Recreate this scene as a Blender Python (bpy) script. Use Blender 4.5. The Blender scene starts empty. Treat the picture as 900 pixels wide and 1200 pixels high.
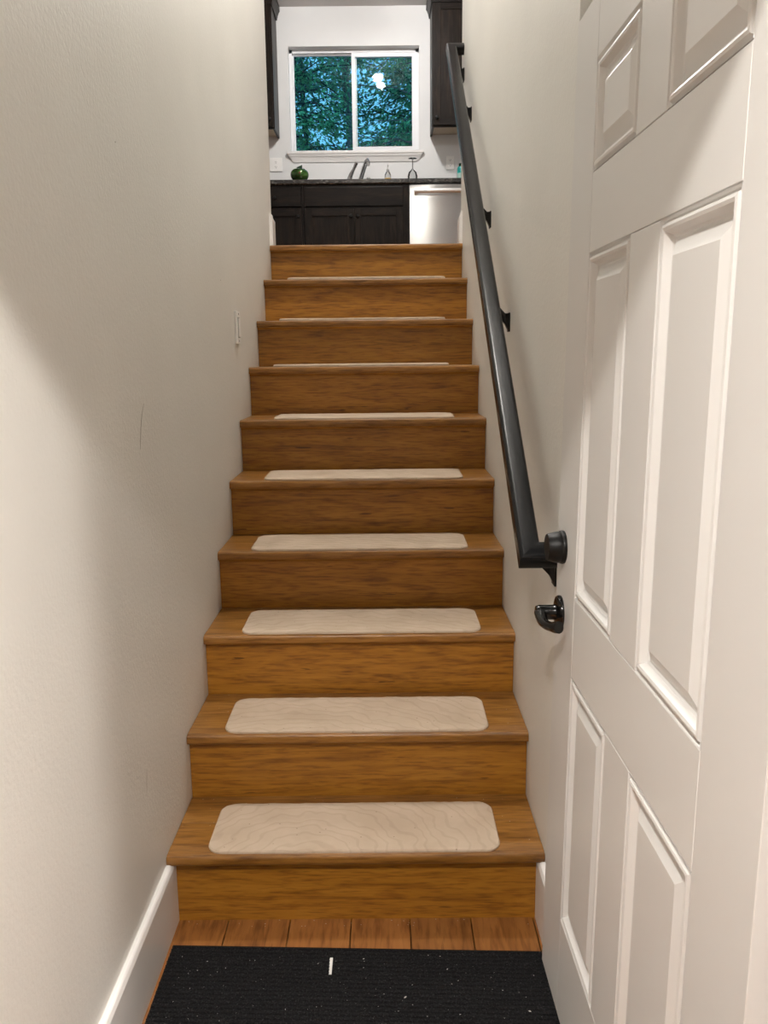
import bpy, bmesh, math, random
from mathutils import Vector, Matrix

random.seed(7)
scene = bpy.context.scene
COL = scene.collection
PI = math.pi

# ---------------------------------------------------------------- camera
F_PX, PITCH, ROLL, YAW = 980.0, 0.1857, 0.0105, -0.0026
CAM_POS = Vector((0.0822, -1.8256, 1.3736))
_R0 = Vector((math.cos(YAW), -math.sin(YAW), 0)); _F0 = Vector((math.sin(YAW), math.cos(YAW), 0)); _U0 = Vector((0, 0, 1))
_F = _F0 * math.cos(PITCH) - _U0 * math.sin(PITCH)
_U = _U0 * math.cos(PITCH) + _F0 * math.sin(PITCH)
_RC = _R0 * math.cos(ROLL) - _U * math.sin(ROLL)
_UC = _R0 * math.sin(ROLL) + _U * math.cos(ROLL)
cam_data = bpy.data.cameras.new('camera')
cam_data.sensor_fit = 'HORIZONTAL'; cam_data.sensor_width = 36.0
cam_data.lens = F_PX * 36.0 / 900.0
cam_data.clip_start = 0.02; cam_data.clip_end = 200
cam = bpy.data.objects.new('camera', cam_data); COL.objects.link(cam)
cam.matrix_world = Matrix(((_RC.x, _UC.x, -_F.x, CAM_POS.x), (_RC.y, _UC.y, -_F.y, CAM_POS.y),
                           (_RC.z, _UC.z, -_F.z, CAM_POS.z), (0, 0, 0, 1)))
scene.camera = cam

# ---------------------------------------------------------------- sky, exposure
world = bpy.data.worlds.new('dusk_sky'); scene.world = world; world.use_nodes = True
wn = world.node_tree; wn.nodes.clear()
w_out = wn.nodes.new('ShaderNodeOutputWorld'); w_bg = wn.nodes.new('ShaderNodeBackground')
w_bg.inputs['Color'].default_value = (0.14, 0.50, 0.84, 1); w_bg.inputs['Strength'].default_value = 1.15
wn.links.new(w_bg.outputs[0], w_out.inputs[0])
vs = scene.view_settings
vs.view_transform = 'Standard'; vs.look = 'None'; vs.gamma = 1.0; vs.use_curve_mapping = False
vs.exposure = 0.42

ENTRY_L = 1450.0     # recessed lamp before the doorway
ENTRY_R = 1600.0     # recessed lamp on the right of the entry
STAIR_L = 190.0      # flush lamp on the stairwell ceiling
KITCHEN_L = 380.0    # globes of the kitchen ceiling lamp

# ---------------------------------------------------------------- helpers
class MB:
    def __init__(s): s.v = []; s.f = []
    def add(s, vs_, fs):
        n = len(s.v); s.v += [tuple(p) for p in vs_]; s.f += [tuple(i + n for i in f) for f in fs]; return s
    def box(s, x0, x1, y0, y1, z0, z1):
        return s.add([(x0,y0,z0),(x1,y0,z0),(x1,y1,z0),(x0,y1,z0),(x0,y0,z1),(x1,y0,z1),(x1,y1,z1),(x0,y1,z1)],
                     [(0,3,2,1),(4,5,6,7),(0,1,5,4),(1,2,6,5),(2,3,7,6),(3,0,4,7)])
    def prism(s, prof, a, b, axis='x'):
        """extrude a closed 2D profile along an axis; profile coords are the two other axes in order"""
        def P(q, t):
            if axis == 'x': return (t, q[0], q[1])
            if axis == 'y': return (q[0], t, q[1])
            return (q[0], q[1], t)
        n = len(prof)
        vs_ = [P(q, a) for q in prof] + [P(q, b) for q in prof]
        fs = [tuple(range(n))[::-1], tuple(range(n, 2*n))]
        fs += [(i, (i+1) % n, n + (i+1) % n, n + i) for i in range(n)]
        return s.add(vs_, fs)
    def sweep(s, rings, closed_ends=True):
        n = len(rings[0]); vs_ = []; fs = []
        for r in rings: vs_ += [tuple(p) for p in r]
        for k in range(len(rings) - 1):
            for i in range(n):
                j = (i+1) % n
                fs.append((k*n+i, k*n+j, (k+1)*n+j, (k+1)*n+i))
        if closed_ends:
            fs.append(tuple(range(n))[::-1]); m = (len(rings)-1)*n; fs.append(tuple(range(m, m+n)))
        return s.add(vs_, fs)
    def tube(s, pts, radii, n=12):
        pts = [Vector(p) for p in pts]
        if not hasattr(radii, '__len__'): radii = [radii]*len(pts)
        rings = []; up = Vector((0.13, 0.31, 0.94)).normalized()
        for i, p in enumerate(pts):
            d = (pts[min(i+1, len(pts)-1)] - pts[max(i-1, 0)]).normalized()
            a = d.cross(up)
            if a.length < 1e-3: a = d.cross(Vector((1, 0, 0)))
            a.normalize(); b = d.cross(a).normalized()
            rings.append([p + (a*math.cos(2*PI*k/n) + b*math.sin(2*PI*k/n))*radii[i] for k in range(n)])
        return s.sweep(rings)
    def lathe(s, prof, origin=(0,0,0), axis=(0,0,1), n=24, caps=True):
        """prof: list of (radius, height along axis)"""
        ax = Vector(axis).normalized(); o = Vector(origin)
        a = ax.orthogonal().normalized(); b = ax.cross(a)
        rings = [[o + ax*h + (a*math.cos(2*PI*k/n) + b*math.sin(2*PI*k/n))*max(r, 1e-4) for k in range(n)] for r, h in prof]
        return s.sweep(rings, caps)
    def build(s, name, mat, parent=None, smooth=False, bevel=0.0, seg=2, angle=30):
        me = bpy.data.meshes.new(name)
        bm = bmesh.new()
        vv = [bm.verts.new(p) for p in s.v]
        for f in s.f:
            try: bm.faces.new([vv[i] for i in f])
            except ValueError: pass
        bmesh.ops.recalc_face_normals(bm, faces=bm.faces)
        if bevel > 0:
            es = [e for e in bm.edges if len(e.link_faces) == 2 and e.calc_face_angle(0) > math.radians(angle)]
            bmesh.ops.bevel(bm, geom=es, offset=bevel, segments=seg, affect='EDGES', profile=0.5, clamp_overlap=True)
        if smooth:
            for f in bm.faces: f.smooth = True
            for e in bm.edges:
                if len(e.link_faces) == 2 and e.calc_face_angle(0) > math.radians(40): e.smooth = False
        bm.to_mesh(me); bm.free()
        me.materials.append(mat)
        o = bpy.data.objects.new(name, me); COL.objects.link(o)
        if parent is not None: o.parent = parent
        return o

def empty(name, loc=(0,0,0)):
    o = bpy.data.objects.new(name, None); COL.objects.link(o); o.location = loc; o.empty_display_size = 0.05; return o
def tag(o, label, cat, group=None, kind=None):
    o['label'] = label; o['category'] = cat
    if group: o['group'] = group
    if kind: o['kind'] = kind
    return o
def struct(o): o['kind'] = 'structure'; return o
def boxo(name, mat, b, parent=None, bevel=0.0, seg=2): return MB().box(*b).build(name, mat, parent, bevel=bevel, seg=seg)
def thing(name, label, cat, loc=(0,0,0), group=None):
    return tag(empty(name, loc), label, cat, group)
def under(parent, o):
    """parent o (built in world coordinates) keeping it in place"""
    o.parent = parent; o.matrix_parent_inverse = Matrix.Translation(-Vector(parent.location)); return o

# ---------------------------------------------------------------- materials
def new_mat(name):
    m = bpy.data.materials.new(name); m.use_nodes = True
    nt = m.node_tree; b = nt.nodes['Principled BSDF']; return m, nt, b
def plain(name, col, rough=0.5, metal=0.0, spec=0.5):
    m, nt, b = new_mat(name)
    b.inputs['Base Color'].default_value = (*col, 1); b.inputs['Roughness'].default_value = rough
    b.inputs['Metallic'].default_value = metal; b.inputs['Specular IOR Level'].default_value = spec
    return m
def N(nt, t, **kw):
    n = nt.nodes.new(t)
    for k, v in kw.items():
        if k in n.inputs.keys(): n.inputs[k].default_value = v
        else: setattr(n, k, v)
    return n
def ramp(nt, stops):
    r = nt.nodes.new('ShaderNodeValToRGB'); e = r.color_ramp.elements
    while len(e) < len(stops): e.new(0.5)
    for i, (p, c) in enumerate(stops): e[i].position = p; e[i].color = (*c, 1)
    return r
def bump(nt, b, src, strength, dist):
    n = N(nt, 'ShaderNodeBump'); n.inputs['Strength'].default_value = strength; n.inputs['Distance'].default_value = dist
    nt.links.new(src, n.inputs['Height']); nt.links.new(n.outputs[0], b.inputs['Normal']); return n

def paint(name, col, rough=0.5, grain=140, strength=0.35, dist=0.0012, mottle=0.03):
    m, nt, b = new_mat(name); L = nt.links.new
    tc = N(nt, 'ShaderNodeTexCoord')
    n1 = N(nt, 'ShaderNodeTexNoise'); n1.inputs['Scale'].default_value = grain; n1.inputs['Detail'].default_value = 3
    n2 = N(nt, 'ShaderNodeTexNoise'); n2.inputs['Scale'].default_value = 2.2; n2.inputs['Detail'].default_value = 4
    L(tc.outputs['Object'], n1.inputs['Vector']); L(tc.outputs['Object'], n2.inputs['Vector'])
    r = ramp(nt, [(0.3, tuple(c*(1-mottle) for c in col)), (0.7, tuple(min(1, c*(1+mottle)) for c in col))])
    L(n2.outputs['Fac'], r.inputs[0]); L(r.outputs[0], b.inputs['Base Color'])
    b.inputs['Roughness'].default_value = rough
    bump(nt, b, n1.outputs['Fac'], strength, dist)
    return m

def wood(name, dark, mid, light, rough=0.38, scale=(1.0, 11, 11), streak=0.6, vary=0.25, coat=0.0, bump_s=0.08, spec=0.45):
    m, nt, b = new_mat(name); L = nt.links.new
    tc = N(nt, 'ShaderNodeTexCoord'); oi = N(nt, 'ShaderNodeObjectInfo')
    off = N(nt, 'ShaderNodeVectorMath', operation='SCALE'); off.inputs[0].default_value = (17.3, 9.1, 23.7)
    L(oi.outputs['Random'], off.inputs['Scale'])
    add = N(nt, 'ShaderNodeVectorMath', operation='ADD'); L(tc.outputs['Object'], add.inputs[0]); L(off.outputs[0], add.inputs[1])
    mp = N(nt, 'ShaderNodeMapping'); mp.inputs['Scale'].default_value = scale; L(add.outputs[0], mp.inputs['Vector'])
    n1 = N(nt, 'ShaderNodeTexNoise'); n1.inputs['Scale'].default_value = 2.0; n1.inputs['Detail'].default_value = 6; n1.inputs['Distortion'].default_value = 1.4; n1.inputs['Roughness'].default_value = 0.62
    L(mp.outputs[0], n1.inputs['Vector'])
    mp2 = N(nt, 'ShaderNodeMapping'); mp2.inputs['Scale'].default_value = tuple(s*3.5 for s in scale); L(add.outputs[0], mp2.inputs['Vector'])
    n2 = N(nt, 'ShaderNodeTexNoise'); n2.inputs['Scale'].default_value = 3.0; n2.inputs['Detail'].default_value = 4
    L(mp2.outputs[0], n2.inputs['Vector'])
    mp3 = N(nt, 'ShaderNodeMapping'); mp3.inputs['Scale'].default_value = (scale[0]*3.6, scale[1]*2.6, scale[2]*2.6); L(add.outputs[0], mp3.inputs['Vector'])
    n3 = N(nt, 'ShaderNodeTexNoise'); n3.inputs['Scale'].default_value = 1.7; n3.inputs['Detail'].default_value = 2
    L(mp3.outputs[0], n3.inputs['Vector'])
    r = ramp(nt, [(0.28, dark), (0.5, mid), (0.74, light)]); L(n1.outputs['Fac'], r.inputs[0])
    # fine pores
    r2 = ramp(nt, [(0.34, (0.55, 0.48, 0.42)), (0.52, (1, 1, 1))]); L(n2.outputs['Fac'], r2.inputs[0])
    mx = N(nt, 'ShaderNodeMix', data_type='RGBA', blend_type='MULTIPLY'); mx.inputs['Factor'].default_value = 0.8
    L(r.outputs[0], mx.inputs['A']); L(r2.outputs[0], mx.inputs['B'])
    # dark mineral streaks and knots
    r3 = ramp(nt, [(0.25, (0.22, 0.17, 0.12)), (0.285, (1, 1, 1))]); L(n3.outputs['Fac'], r3.inputs[0])
    mx2 = N(nt, 'ShaderNodeMix', data_type='RGBA', blend_type='MULTIPLY'); mx2.inputs['Factor'].default_value = streak
    L(mx.outputs['Result'], mx2.inputs['A']); L(r3.outputs[0], mx2.inputs['B'])
    hsv = N(nt, 'ShaderNodeHueSaturation')
    mr = N(nt, 'ShaderNodeMapRange'); mr.inputs['To Min'].default_value = 1 - vary; mr.inputs['To Max'].default_value = 1 + vary
    L(oi.outputs['Random'], mr.inputs['Value']); L(mr.outputs[0], hsv.inputs['Value']); L(mx2.outputs['Result'], hsv.inputs['Color'])
    L(hsv.outputs[0], b.inputs['Base Color'])
    b.inputs['Specular IOR Level'].default_value = spec
    b.inputs['Roughness'].default_value = rough; b.inputs['Coat Weight'].default_value = coat; b.inputs['Coat Roughness'].default_value = 0.25
    bump(nt, b, n2.outputs['Fac'], bump_s, 0.001)
    return m

M = {}
M['wall'] = paint('wall_paint', (0.755, 0.742, 0.70), 0.45, 115, 0.6, 0.0014)
M['kwall'] = paint('kitchen_wall_paint', (0.745, 0.745, 0.74), 0.5, 150, 0.2, 0.001)
M['ceil'] = paint('ceiling_paint', (0.66, 0.645, 0.63), 0.7, 90, 0.3, 0.001)
M['trim'] = paint('trim_paint', (0.80, 0.78, 0.76), 0.32, 60, 0.05, 0.0005, 0.01)
M['door'] = paint('door_paint', (0.715, 0.705, 0.685), 0.38, 45, 0.05, 0.0004, 0.01)
M['riser'] = wood('riser_wood', (0.19, 0.072, 0.006), (0.335, 0.14, 0.013), (0.43, 0.195, 0.024), 0.42, (1.5, 12, 16), 0.7, 0.14)
M['tread'] = wood('tread_wood', (0.16, 0.066, 0.011), (0.275, 0.122, 0.023), (0.36, 0.175, 0.042), 0.34, (1.3, 12, 12), 0.4, 0.1)
M['floor'] = wood('floor_wood', (0.19, 0.072, 0.016), (0.30, 0.12, 0.03), (0.37, 0.16, 0.042), 0.36, (9, 1.2, 9), 0.3, 0.12)
M['cab'] = wood('cabinet_wood', (0.005, 0.004, 0.0035), (0.013, 0.0095, 0.0075), (0.032, 0.021, 0.014), 0.4, (9, 9, 1.1), 0.5, 0.12, spec=0.16)
M['cab_h'] = wood('cabinet_wood_level', (0.005, 0.004, 0.0035), (0.012, 0.009, 0.0075), (0.028, 0.019, 0.013), 0.4, (1.1, 9, 9), 0.5, 0.12, spec=0.16)
M['under'] = plain('cabinet_underside', (0.55, 0.46, 0.34), 0.6)
M['iron'] = plain('black_satin_metal', (0.0055, 0.006, 0.007), 0.27, 0.0, 0.26)
M['knob'] = plain('black_matte_metal', (0.0045, 0.0045, 0.0045), 0.4, 0.0, 0.3)
M['gloss'] = plain('black_gloss_metal', (0.004, 0.004, 0.004), 0.16, 0.0, 0.4)
M['vinyl'] = plain('white_vinyl', (0.83, 0.84, 0.86), 0.35)
M['plate'] = plain('white_plastic', (0.88, 0.87, 0.85), 0.35)
M['frame'] = plain('gap_shade_and_screw_grey', (0.30, 0.29, 0.27), 0.5)  # shade of the gap round the rocker as a colour; also the screws
M['slot'] = plain('dark_slot', (0.03, 0.03, 0.03), 0.6)
M['chrome'] = plain('chrome', (0.55, 0.55, 0.56), 0.18, 1.0)
M['teal'] = plain('teal_plastic', (0.0, 0.23, 0.22), 0.3)
M['amber'] = plain('amber_soap', (0.62, 0.36, 0.03), 0.15)
M['ground'] = plain('forest_soil', (0.05, 0.045, 0.03), 0.9)
M['bark'] = plain('bark', (0.16, 0.145, 0.14), 0.9)
M['bark_d'] = plain('dark_bark', (0.03, 0.035, 0.04), 0.9)
M['lint'] = plain('pale_lint', (0.6, 0.58, 0.54), 0.8)
M['scuff'] = plain('grey_scuff', (0.33, 0.30, 0.27), 0.7)
M['gap'] = plain('dark_joint', (0.05, 0.02, 0.008), 0.8)

# stainless steel with brushed grain
m, nt, b = new_mat('brushed_steel'); M['steel'] = m
tc = N(nt, 'ShaderNodeTexCoord'); mp = N(nt, 'ShaderNodeMapping'); mp.inputs['Scale'].default_value = (2, 2, 400)
n1 = N(nt, 'ShaderNodeTexNoise'); n1.inputs['Scale'].default_value = 1.0
nt.links.new(tc.outputs['Object'], mp.inputs['Vector']); nt.links.new(mp.outputs[0], n1.inputs['Vector'])
b.inputs['Base Color'].default_value = (0.60, 0.60, 0.59, 1); b.inputs['Metallic'].default_value = 1.0; b.inputs['Roughness'].default_value = 0.15
bump(nt, b, n1.outputs['Fac'], 0.05, 0.0003)
b.inputs['Roughness'].default_value = 0.3; b.inputs['Anisotropic'].default_value = 0.85; b.inputs['Anisotropic Rotation'].default_value = 0.25
tg = N(nt, 'ShaderNodeTangent', direction_type='RADIAL', axis='Z'); nt.links.new(tg.outputs[0], b.inputs['Tangent'])

M['handle'] = plain('satin_steel', (0.78, 0.77, 0.75), 0.38, 1.0)
# granite
m, nt, b = new_mat('dark_granite'); M['granite'] = m
tc = N(nt, 'ShaderNodeTexCoord'); mp = N(nt, 'ShaderNodeMapping'); mp.inputs['Scale'].default_value = (5, 10, 14)
n1 = N(nt, 'ShaderNodeTexNoise'); n1.inputs['Scale'].default_value = 3.0; n1.inputs['Detail'].default_value = 8; n1.inputs['Distortion'].default_value = 2.0
nt.links.new(tc.outputs['Object'], mp.inputs['Vector']); nt.links.new(mp.outputs[0], n1.inputs['Vector'])
r = ramp(nt, [(0.35, (0.012, 0.012, 0.012)), (0.55, (0.05, 0.048, 0.044)), (0.7, (0.17, 0.165, 0.15))])
nt.links.new(n1.outputs['Fac'], r.inputs[0]); nt.links.new(r.outputs[0], b.inputs['Base Color']); b.inputs['Roughness'].default_value = 0.22

# carpet of the tread pads: embossed fronds
m, nt, b = new_mat('beige_carpet'); M['pad'] = m; L = nt.links.new
tc = N(nt, 'ShaderNodeTexCoord'); oi = N(nt, 'ShaderNodeObjectInfo')
off = N(nt, 'ShaderNodeVectorMath', operation='SCALE'); off.inputs[0].default_value = (0.7, 0.25, 0); L(oi.outputs['Random'], off.inputs['Scale'])
add = N(nt, 'ShaderNodeVectorMath', operation='ADD'); L(tc.outputs['Object'], add.inputs[0]); L(off.outputs[0], add.inputs[1])
wv = N(nt, 'ShaderNodeTexWave', wave_type='RINGS', wave_profile='SIN', rings_direction='Z'); wv.inputs['Scale'].default_value = 10; wv.inputs['Distortion'].default_value = 7; wv.inputs['Detail'].default_value = 1.0; wv.inputs['Detail Scale'].default_value = 1.6
n1 = N(nt, 'ShaderNodeTexNoise'); n1.inputs['Scale'].default_value = 420; n1.inputs['Detail'].default_value = 2
n2 = N(nt, 'ShaderNodeTexNoise'); n2.inputs['Scale'].default_value = 9; n2.inputs['Detail'].default_value = 5
vo = N(nt, 'ShaderNodeTexVoronoi'); vo.inputs['Scale'].default_value = 34
for q in (wv, n1, n2, vo): L(add.outputs[0], q.inputs['Vector'])
r1 = ramp(nt, [(0.3, (0.50, 0.395, 0.295)), (0.7, (0.60, 0.485, 0.375))]); L(n2.outputs['Fac'], r1.inputs[0])
r2 = ramp(nt, [(0.02, (0.92, 0.91, 0.90)), (0.25, (1, 1, 1)), (0.8, (1, 1, 1)), (0.95, (1.0, 1.0, 1.0))]); L(wv.outputs['Fac'], r2.inputs[0])
r3 = ramp(nt, [(0.05, (0.2, 0.16, 0.12)), (0.075, (1, 1, 1))]); L(vo.outputs['Distance'], r3.inputs[0])
mx = N(nt, 'ShaderNodeMix', data_type='RGBA', blend_type='MULTIPLY'); mx.inputs['Factor'].default_value = 1; L(r1.outputs[0], mx.inputs['A']); L(r2.outputs[0], mx.inputs['B'])
mx2 = N(nt, 'ShaderNodeMix', data_type='RGBA', blend_type='MULTIPLY'); mx2.inputs['Factor'].default_value = 0.5; L(mx.outputs['Result'], mx2.inputs['A']); L(r3.outputs[0], mx2.inputs['B'])
L(mx2.outputs['Result'], b.inputs['Base Color']); b.inputs['Roughness'].default_value = 0.95; b.inputs['Specular IOR Level'].default_value = 0.1
ad = N(nt, 'ShaderNodeMath', operation='MULTIPLY_ADD'); ad.inputs[1].default_value = 0.45; L(n1.outputs['Fac'], ad.inputs[0]); L(wv.outputs['Fac'], ad.inputs[2])
bump(nt, b, ad.outputs[0], 0.3, 0.0022)

# black ribbed entrance mat
m, nt, b = new_mat('black_fibre'); M['mat'] = m; L = nt.links.new
tc = N(nt, 'ShaderNodeTexCoord'); n1 = N(nt, 'ShaderNodeTexNoise'); n1.inputs['Scale'].default_value = 260; n1.inputs['Detail'].default_value = 3
L(tc.outputs['Object'], n1.inputs['Vector'])
r = ramp(nt, [(0.35, (0.004, 0.004, 0.0045)), (0.6, (0.013, 0.013, 0.014)), (0.8, (0.05, 0.048, 0.048))]); L(n1.outputs['Fac'], r.inputs[0]); L(r.outputs[0], b.inputs['Base Color'])
b.inputs['Roughness'].default_value = 0.95; b.inputs['Specular IOR Level'].default_value = 0.15
bump(nt, b, n1.outputs['Fac'], 0.8, 0.004)

# green glazed ceramic
m, nt, b = new_mat('green_glaze'); M['glaze'] = m; L = nt.links.new
tc = N(nt, 'ShaderNodeTexCoord'); n1 = N(nt, 'ShaderNodeTexNoise'); n1.inputs['Scale'].default_value = 14; L(tc.outputs['Object'], n1.inputs['Vector'])
r = ramp(nt, [(0.35, (0.010, 0.032, 0.006)), (0.65, (0.045, 0.11, 0.02))]); L(n1.outputs['Fac'], r.inputs[0]); L(r.outputs[0], b.inputs['Base Color']); b.inputs['Roughness'].default_value = 0.12
M['stalk'] = plain('dark_green_glaze', (0.006, 0.03, 0.012), 0.2)
M['spot'] = plain('red_brown_glaze', (0.12, 0.03, 0.005), 0.3)

# leaves
def leaf_mat(name, c0, c1):
    m, nt, b = new_mat(name); L = nt.links.new
    tc = N(nt, 'ShaderNodeTexCoord'); n1 = N(nt, 'ShaderNodeTexNoise'); n1.inputs['Scale'].default_value = 3.5; n1.inputs['Detail'].default_value = 3
    L(tc.outputs['Object'], n1.inputs['Vector']); r = ramp(nt, [(0.35, c0), (0.65, c1)]); L(n1.outputs['Fac'], r.inputs[0])
    L(r.outputs[0], b.inputs['Base Color']); b.inputs['Roughness'].default_value = 0.55
    return m
M['leaf_a'] = leaf_mat('leaf_bright', (0.08, 0.28, 0.12), (0.22, 0.55, 0.24))
M['leaf_b'] = leaf_mat('leaf_deep', (0.06, 0.20, 0.11), (0.15, 0.40, 0.22))
M['leaf_c'] = leaf_mat('needle_blue', (0.05, 0.15, 0.13), (0.12, 0.30, 0.24))

# window glass, clear glass: Fresnel mix of transparency and mirror
def thin_glass(name, ior=1.5, tint=(0.93, 0.96, 0.95)):
    m = bpy.data.materials.new(name); m.use_nodes = True; nt = m.node_tree; nt.nodes.clear()
    o = N(nt, 'ShaderNodeOutputMaterial'); mixs = N(nt, 'ShaderNodeMixShader'); fr = N(nt, 'ShaderNodeFresnel'); fr.inputs['IOR'].default_value = ior
    t = N(nt, 'ShaderNodeBsdfTransparent'); t.inputs['Color'].default_value = (*tint, 1)
    g = N(nt, 'ShaderNodeBsdfGlossy'); g.inputs['Roughness'].default_value = 0.02
    nt.links.new(fr.outputs[0], mixs.inputs[0]); nt.links.new(t.outputs[0], mixs.inputs[1]); nt.links.new(g.outputs[0], mixs.inputs[2]); nt.links.new(mixs.outputs[0], o.inputs[0])
    return m
M['glass'] = thin_glass('window_glass', 1.2)
M['clear'] = thin_glass('clear_glass', 1.5, (0.85, 0.86, 0.86))
M['insect'] = thin_glass('insect_screen', 1.3, (0.6, 0.62, 0.62))

def emitter(name, col, s):
    m = bpy.data.materials.new(name); m.use_nodes = True; nt = m.node_tree; nt.nodes.clear()
    o = N(nt, 'ShaderNodeOutputMaterial'); e = N(nt, 'ShaderNodeEmission'); e.inputs['Color'].default_value = (*col, 1); e.inputs['Strength'].default_value = s
    nt.links.new(e.outputs[0], o.inputs[0]); return m
M['lamp_e'] = emitter('entry_lamp_glow', (1.0, 0.955, 0.90), ENTRY_L)
M['lamp_r'] = emitter('entry_side_lamp_glow', (1.0, 0.955, 0.90), ENTRY_R)
M['lamp_s'] = emitter('stair_lamp_glow', (1.0, 0.955, 0.895), STAIR_L)
M['lamp_k'] = emitter('kitchen_lamp_glow', (1.0, 0.975, 0.945), KITCHEN_L)

# ---------------------------------------------------------------- dimensions
RUN, RISE, OVER = 0.2554, 0.19, 0.027
W2 = 0.4575; WS = W2 - 0.0012                       # half the width between the stair walls
TOP = 1.89                        # upstairs floor
CEIL = 4.365
WALL_END = 2.40
Y_CAB = 5.539; Y_FAR = 6.154
ENT_Y0, ENT_Y1 = -1.30, -1.09     # wall with the doorway
HEAD = 1.975
E_CEIL = 2.44

# ---------------------------------------------------------------- structure: shell
struct(boxo('wall_left', M['wall'], (-0.60, -W2, ENT_Y1, WALL_END, -0.02, CEIL)))
wr = MB(); wr.prism([(W2, WALL_END), (W2, -0.10), (0.575, -0.10), (0.575, ENT_Y1), (0.70, ENT_Y1), (0.70, WALL_END)], -0.02, CEIL, 'z')
struct(wr.build('wall_right', M['wall']))
# wall with the doorway between entry and stair
struct(MB().box(-2.0, -0.5, ENT_Y0, ENT_Y1, -0.02, CEIL).box(0.50, 2.4, ENT_Y0, ENT_Y1, -0.02, CEIL).box(-0.5, 0.50, ENT_Y0, ENT_Y1, HEAD + 0.02, CEIL).build('wall_front', M['wall']))
# entry hall behind the camera
struct(boxo('wall_entry_left', M['wall'], (-2.1, -2.0, -4.4, ENT_Y1, -0.02, E_CEIL + 0.1)))
struct(boxo('wall_entry_right', M['wall'], (2.4, 2.5, -4.4, ENT_Y1, -0.02, E_CEIL + 0.1)))
struct(boxo('wall_entry_back', M['wall'], (-2.1, 2.5, -4.5, -4.4, -0.02, E_CEIL + 0.1)))
struct(boxo('ceiling_entry', M['ceil'], (-2.0, 2.4, -4.4, ENT_Y0, E_CEIL, E_CEIL + 0.1)))
# ceiling over stair and kitchen
struct(boxo('ceiling', M['ceil'], (-2.7, 2.7, ENT_Y1, Y_FAR + 0.25, CEIL, CEIL + 0.12)))
# kitchen
WX0, WX1, WZ0, WZ1 = -0.742, 0.412, 3.172, 4.045
kw = MB()
kw.box(-2.6, WX0, Y_FAR, Y_FAR + 0.16, TOP - 0.1, CEIL).box(WX1, 2.6, Y_FAR, Y_FAR + 0.16, TOP - 0.1, CEIL)
kw.box(WX0, WX1, Y_FAR, Y_FAR + 0.16, TOP - 0.1, WZ0).box(WX0, WX1, Y_FAR, Y_FAR + 0.16, WZ1, CEIL)
struct(kw.build('wall_far', M['kwall']))
struct(boxo('wall_kitchen_left', M['kwall'], (-2.7, -2.6, WALL_END - 0.12, Y_FAR + 0.16, TOP - 0.1, CEIL)))
struct(boxo('wall_kitchen_right', M['kwall'], (2.6, 2.7, WALL_END - 0.12, Y_FAR + 0.16, TOP - 0.1, CEIL)))
struct(boxo('wall_kitchen_near_left', M['kwall'], (-2.6, -0.60, WALL_END - 0.12, WALL_END, TOP - 0.1, CEIL)))
struct(boxo('wall_kitchen_near_right', M['kwall'], (0.70, 2.6, WALL_END - 0.12, WALL_END, TOP - 0.1, CEIL)))
struct(boxo('floor_upstairs', M['floor'], (-2.6, 2.6, WALL_END, Y_FAR, TOP - 0.1, TOP)))

struct(boxo('light_block_under_landing', M['wall'], (-0.60, 0.70, WALL_END, WALL_END + 0.06, -0.1, TOP - 0.1)))  # unseen panel added to stop sky light leaking in below the landing
struct(boxo('light_block_under_stairs', M['gap'], (-0.60, 0.70, 0.02, WALL_END, -0.1, -0.05)))  # unseen slab added to close the stair underside against sky light
# lower floor with boards
fl = struct(boxo('floor', M['gap'], (-0.5, 0.70, ENT_Y0, 0.06, -0.05, -0.021)))
xs = [-0.4575, -0.318, -0.165, -0.014, 0.131, 0.281, 0.435, 0.56]
for i in range(7):
    boxo('plank', M['floor'], (xs[i] + 0.0012, xs[i+1] - 0.0012, ENT_Y0, 0.028, -0.02, 0.0), fl, 0.0012, 1)
struct(boxo('floor_entry', M['floor'], (-2.0, 2.4, -4.4, ENT_Y0, -0.05, -0.002)))

# baseboards
def bb_profile(th, h):    # (offset from wall, height)
    return [(0, 0), (th, 0), (th, h - 0.012), (th - 0.004, h - 0.003), (th - 0.009, h), (0, h)]
BBH = 0.168
p = [(-W2 + a, z) for a, z in bb_profile(0.017, BBH)]
struct(MB().prism(p, ENT_Y1, OVER, 'y').build('baseboard_left', M['trim'], bevel=0.001, seg=1))
p = [(W2 - a, z) for a, z in bb_profile(0.017, BBH)]
struct(MB().prism(p, -0.10, OVER, 'y').build('baseboard_right', M['trim'], bevel=0.001, seg=1))
def bb_ring(path, z0, h, th):
    """baseboard of the landing wrapping round a wall end: path = list of (point, inward offset dir)"""
    prof = [(0, 0), (1, 0), (1, h - 0.03), (0.45, h - 0.012), (0.35, h), (0, h)]
    return [[(q[0] + d[0]*a*th, q[1] + d[1]*a*th, z0 + z) for a, z in prof] for q, d in path]
for nm, s in (('baseboard_landing_left', -1), ('baseboard_landing_right', 1)):
    path = [((s*W2, 2.318), (-s, 0)), ((s*W2, WALL_END), (-s, 1)), ((s*2.6, WALL_END), (0, 1))]
    struct(MB().sweep(bb_ring(path, TOP, 0.15, 0.016)).build(nm, M['trim']))

# door frame: jambs, head, casing on the entry side
JR, JL = 0.486, -0.482
struct(boxo('trim_1', M['trim'], (JR, 0.51, ENT_Y0 - 0.012, ENT_Y1, 0, HEAD + 0.02), bevel=0.002))
struct(boxo('trim_2', M['trim'], (-0.505, JL, ENT_Y0 - 0.012, ENT_Y1, 0, HEAD + 0.02), bevel=0.002))
struct(boxo('trim_3', M['trim'], (JL, JR, ENT_Y0 - 0.012, ENT_Y1, HEAD, HEAD + 0.02), bevel=0.002))

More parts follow.
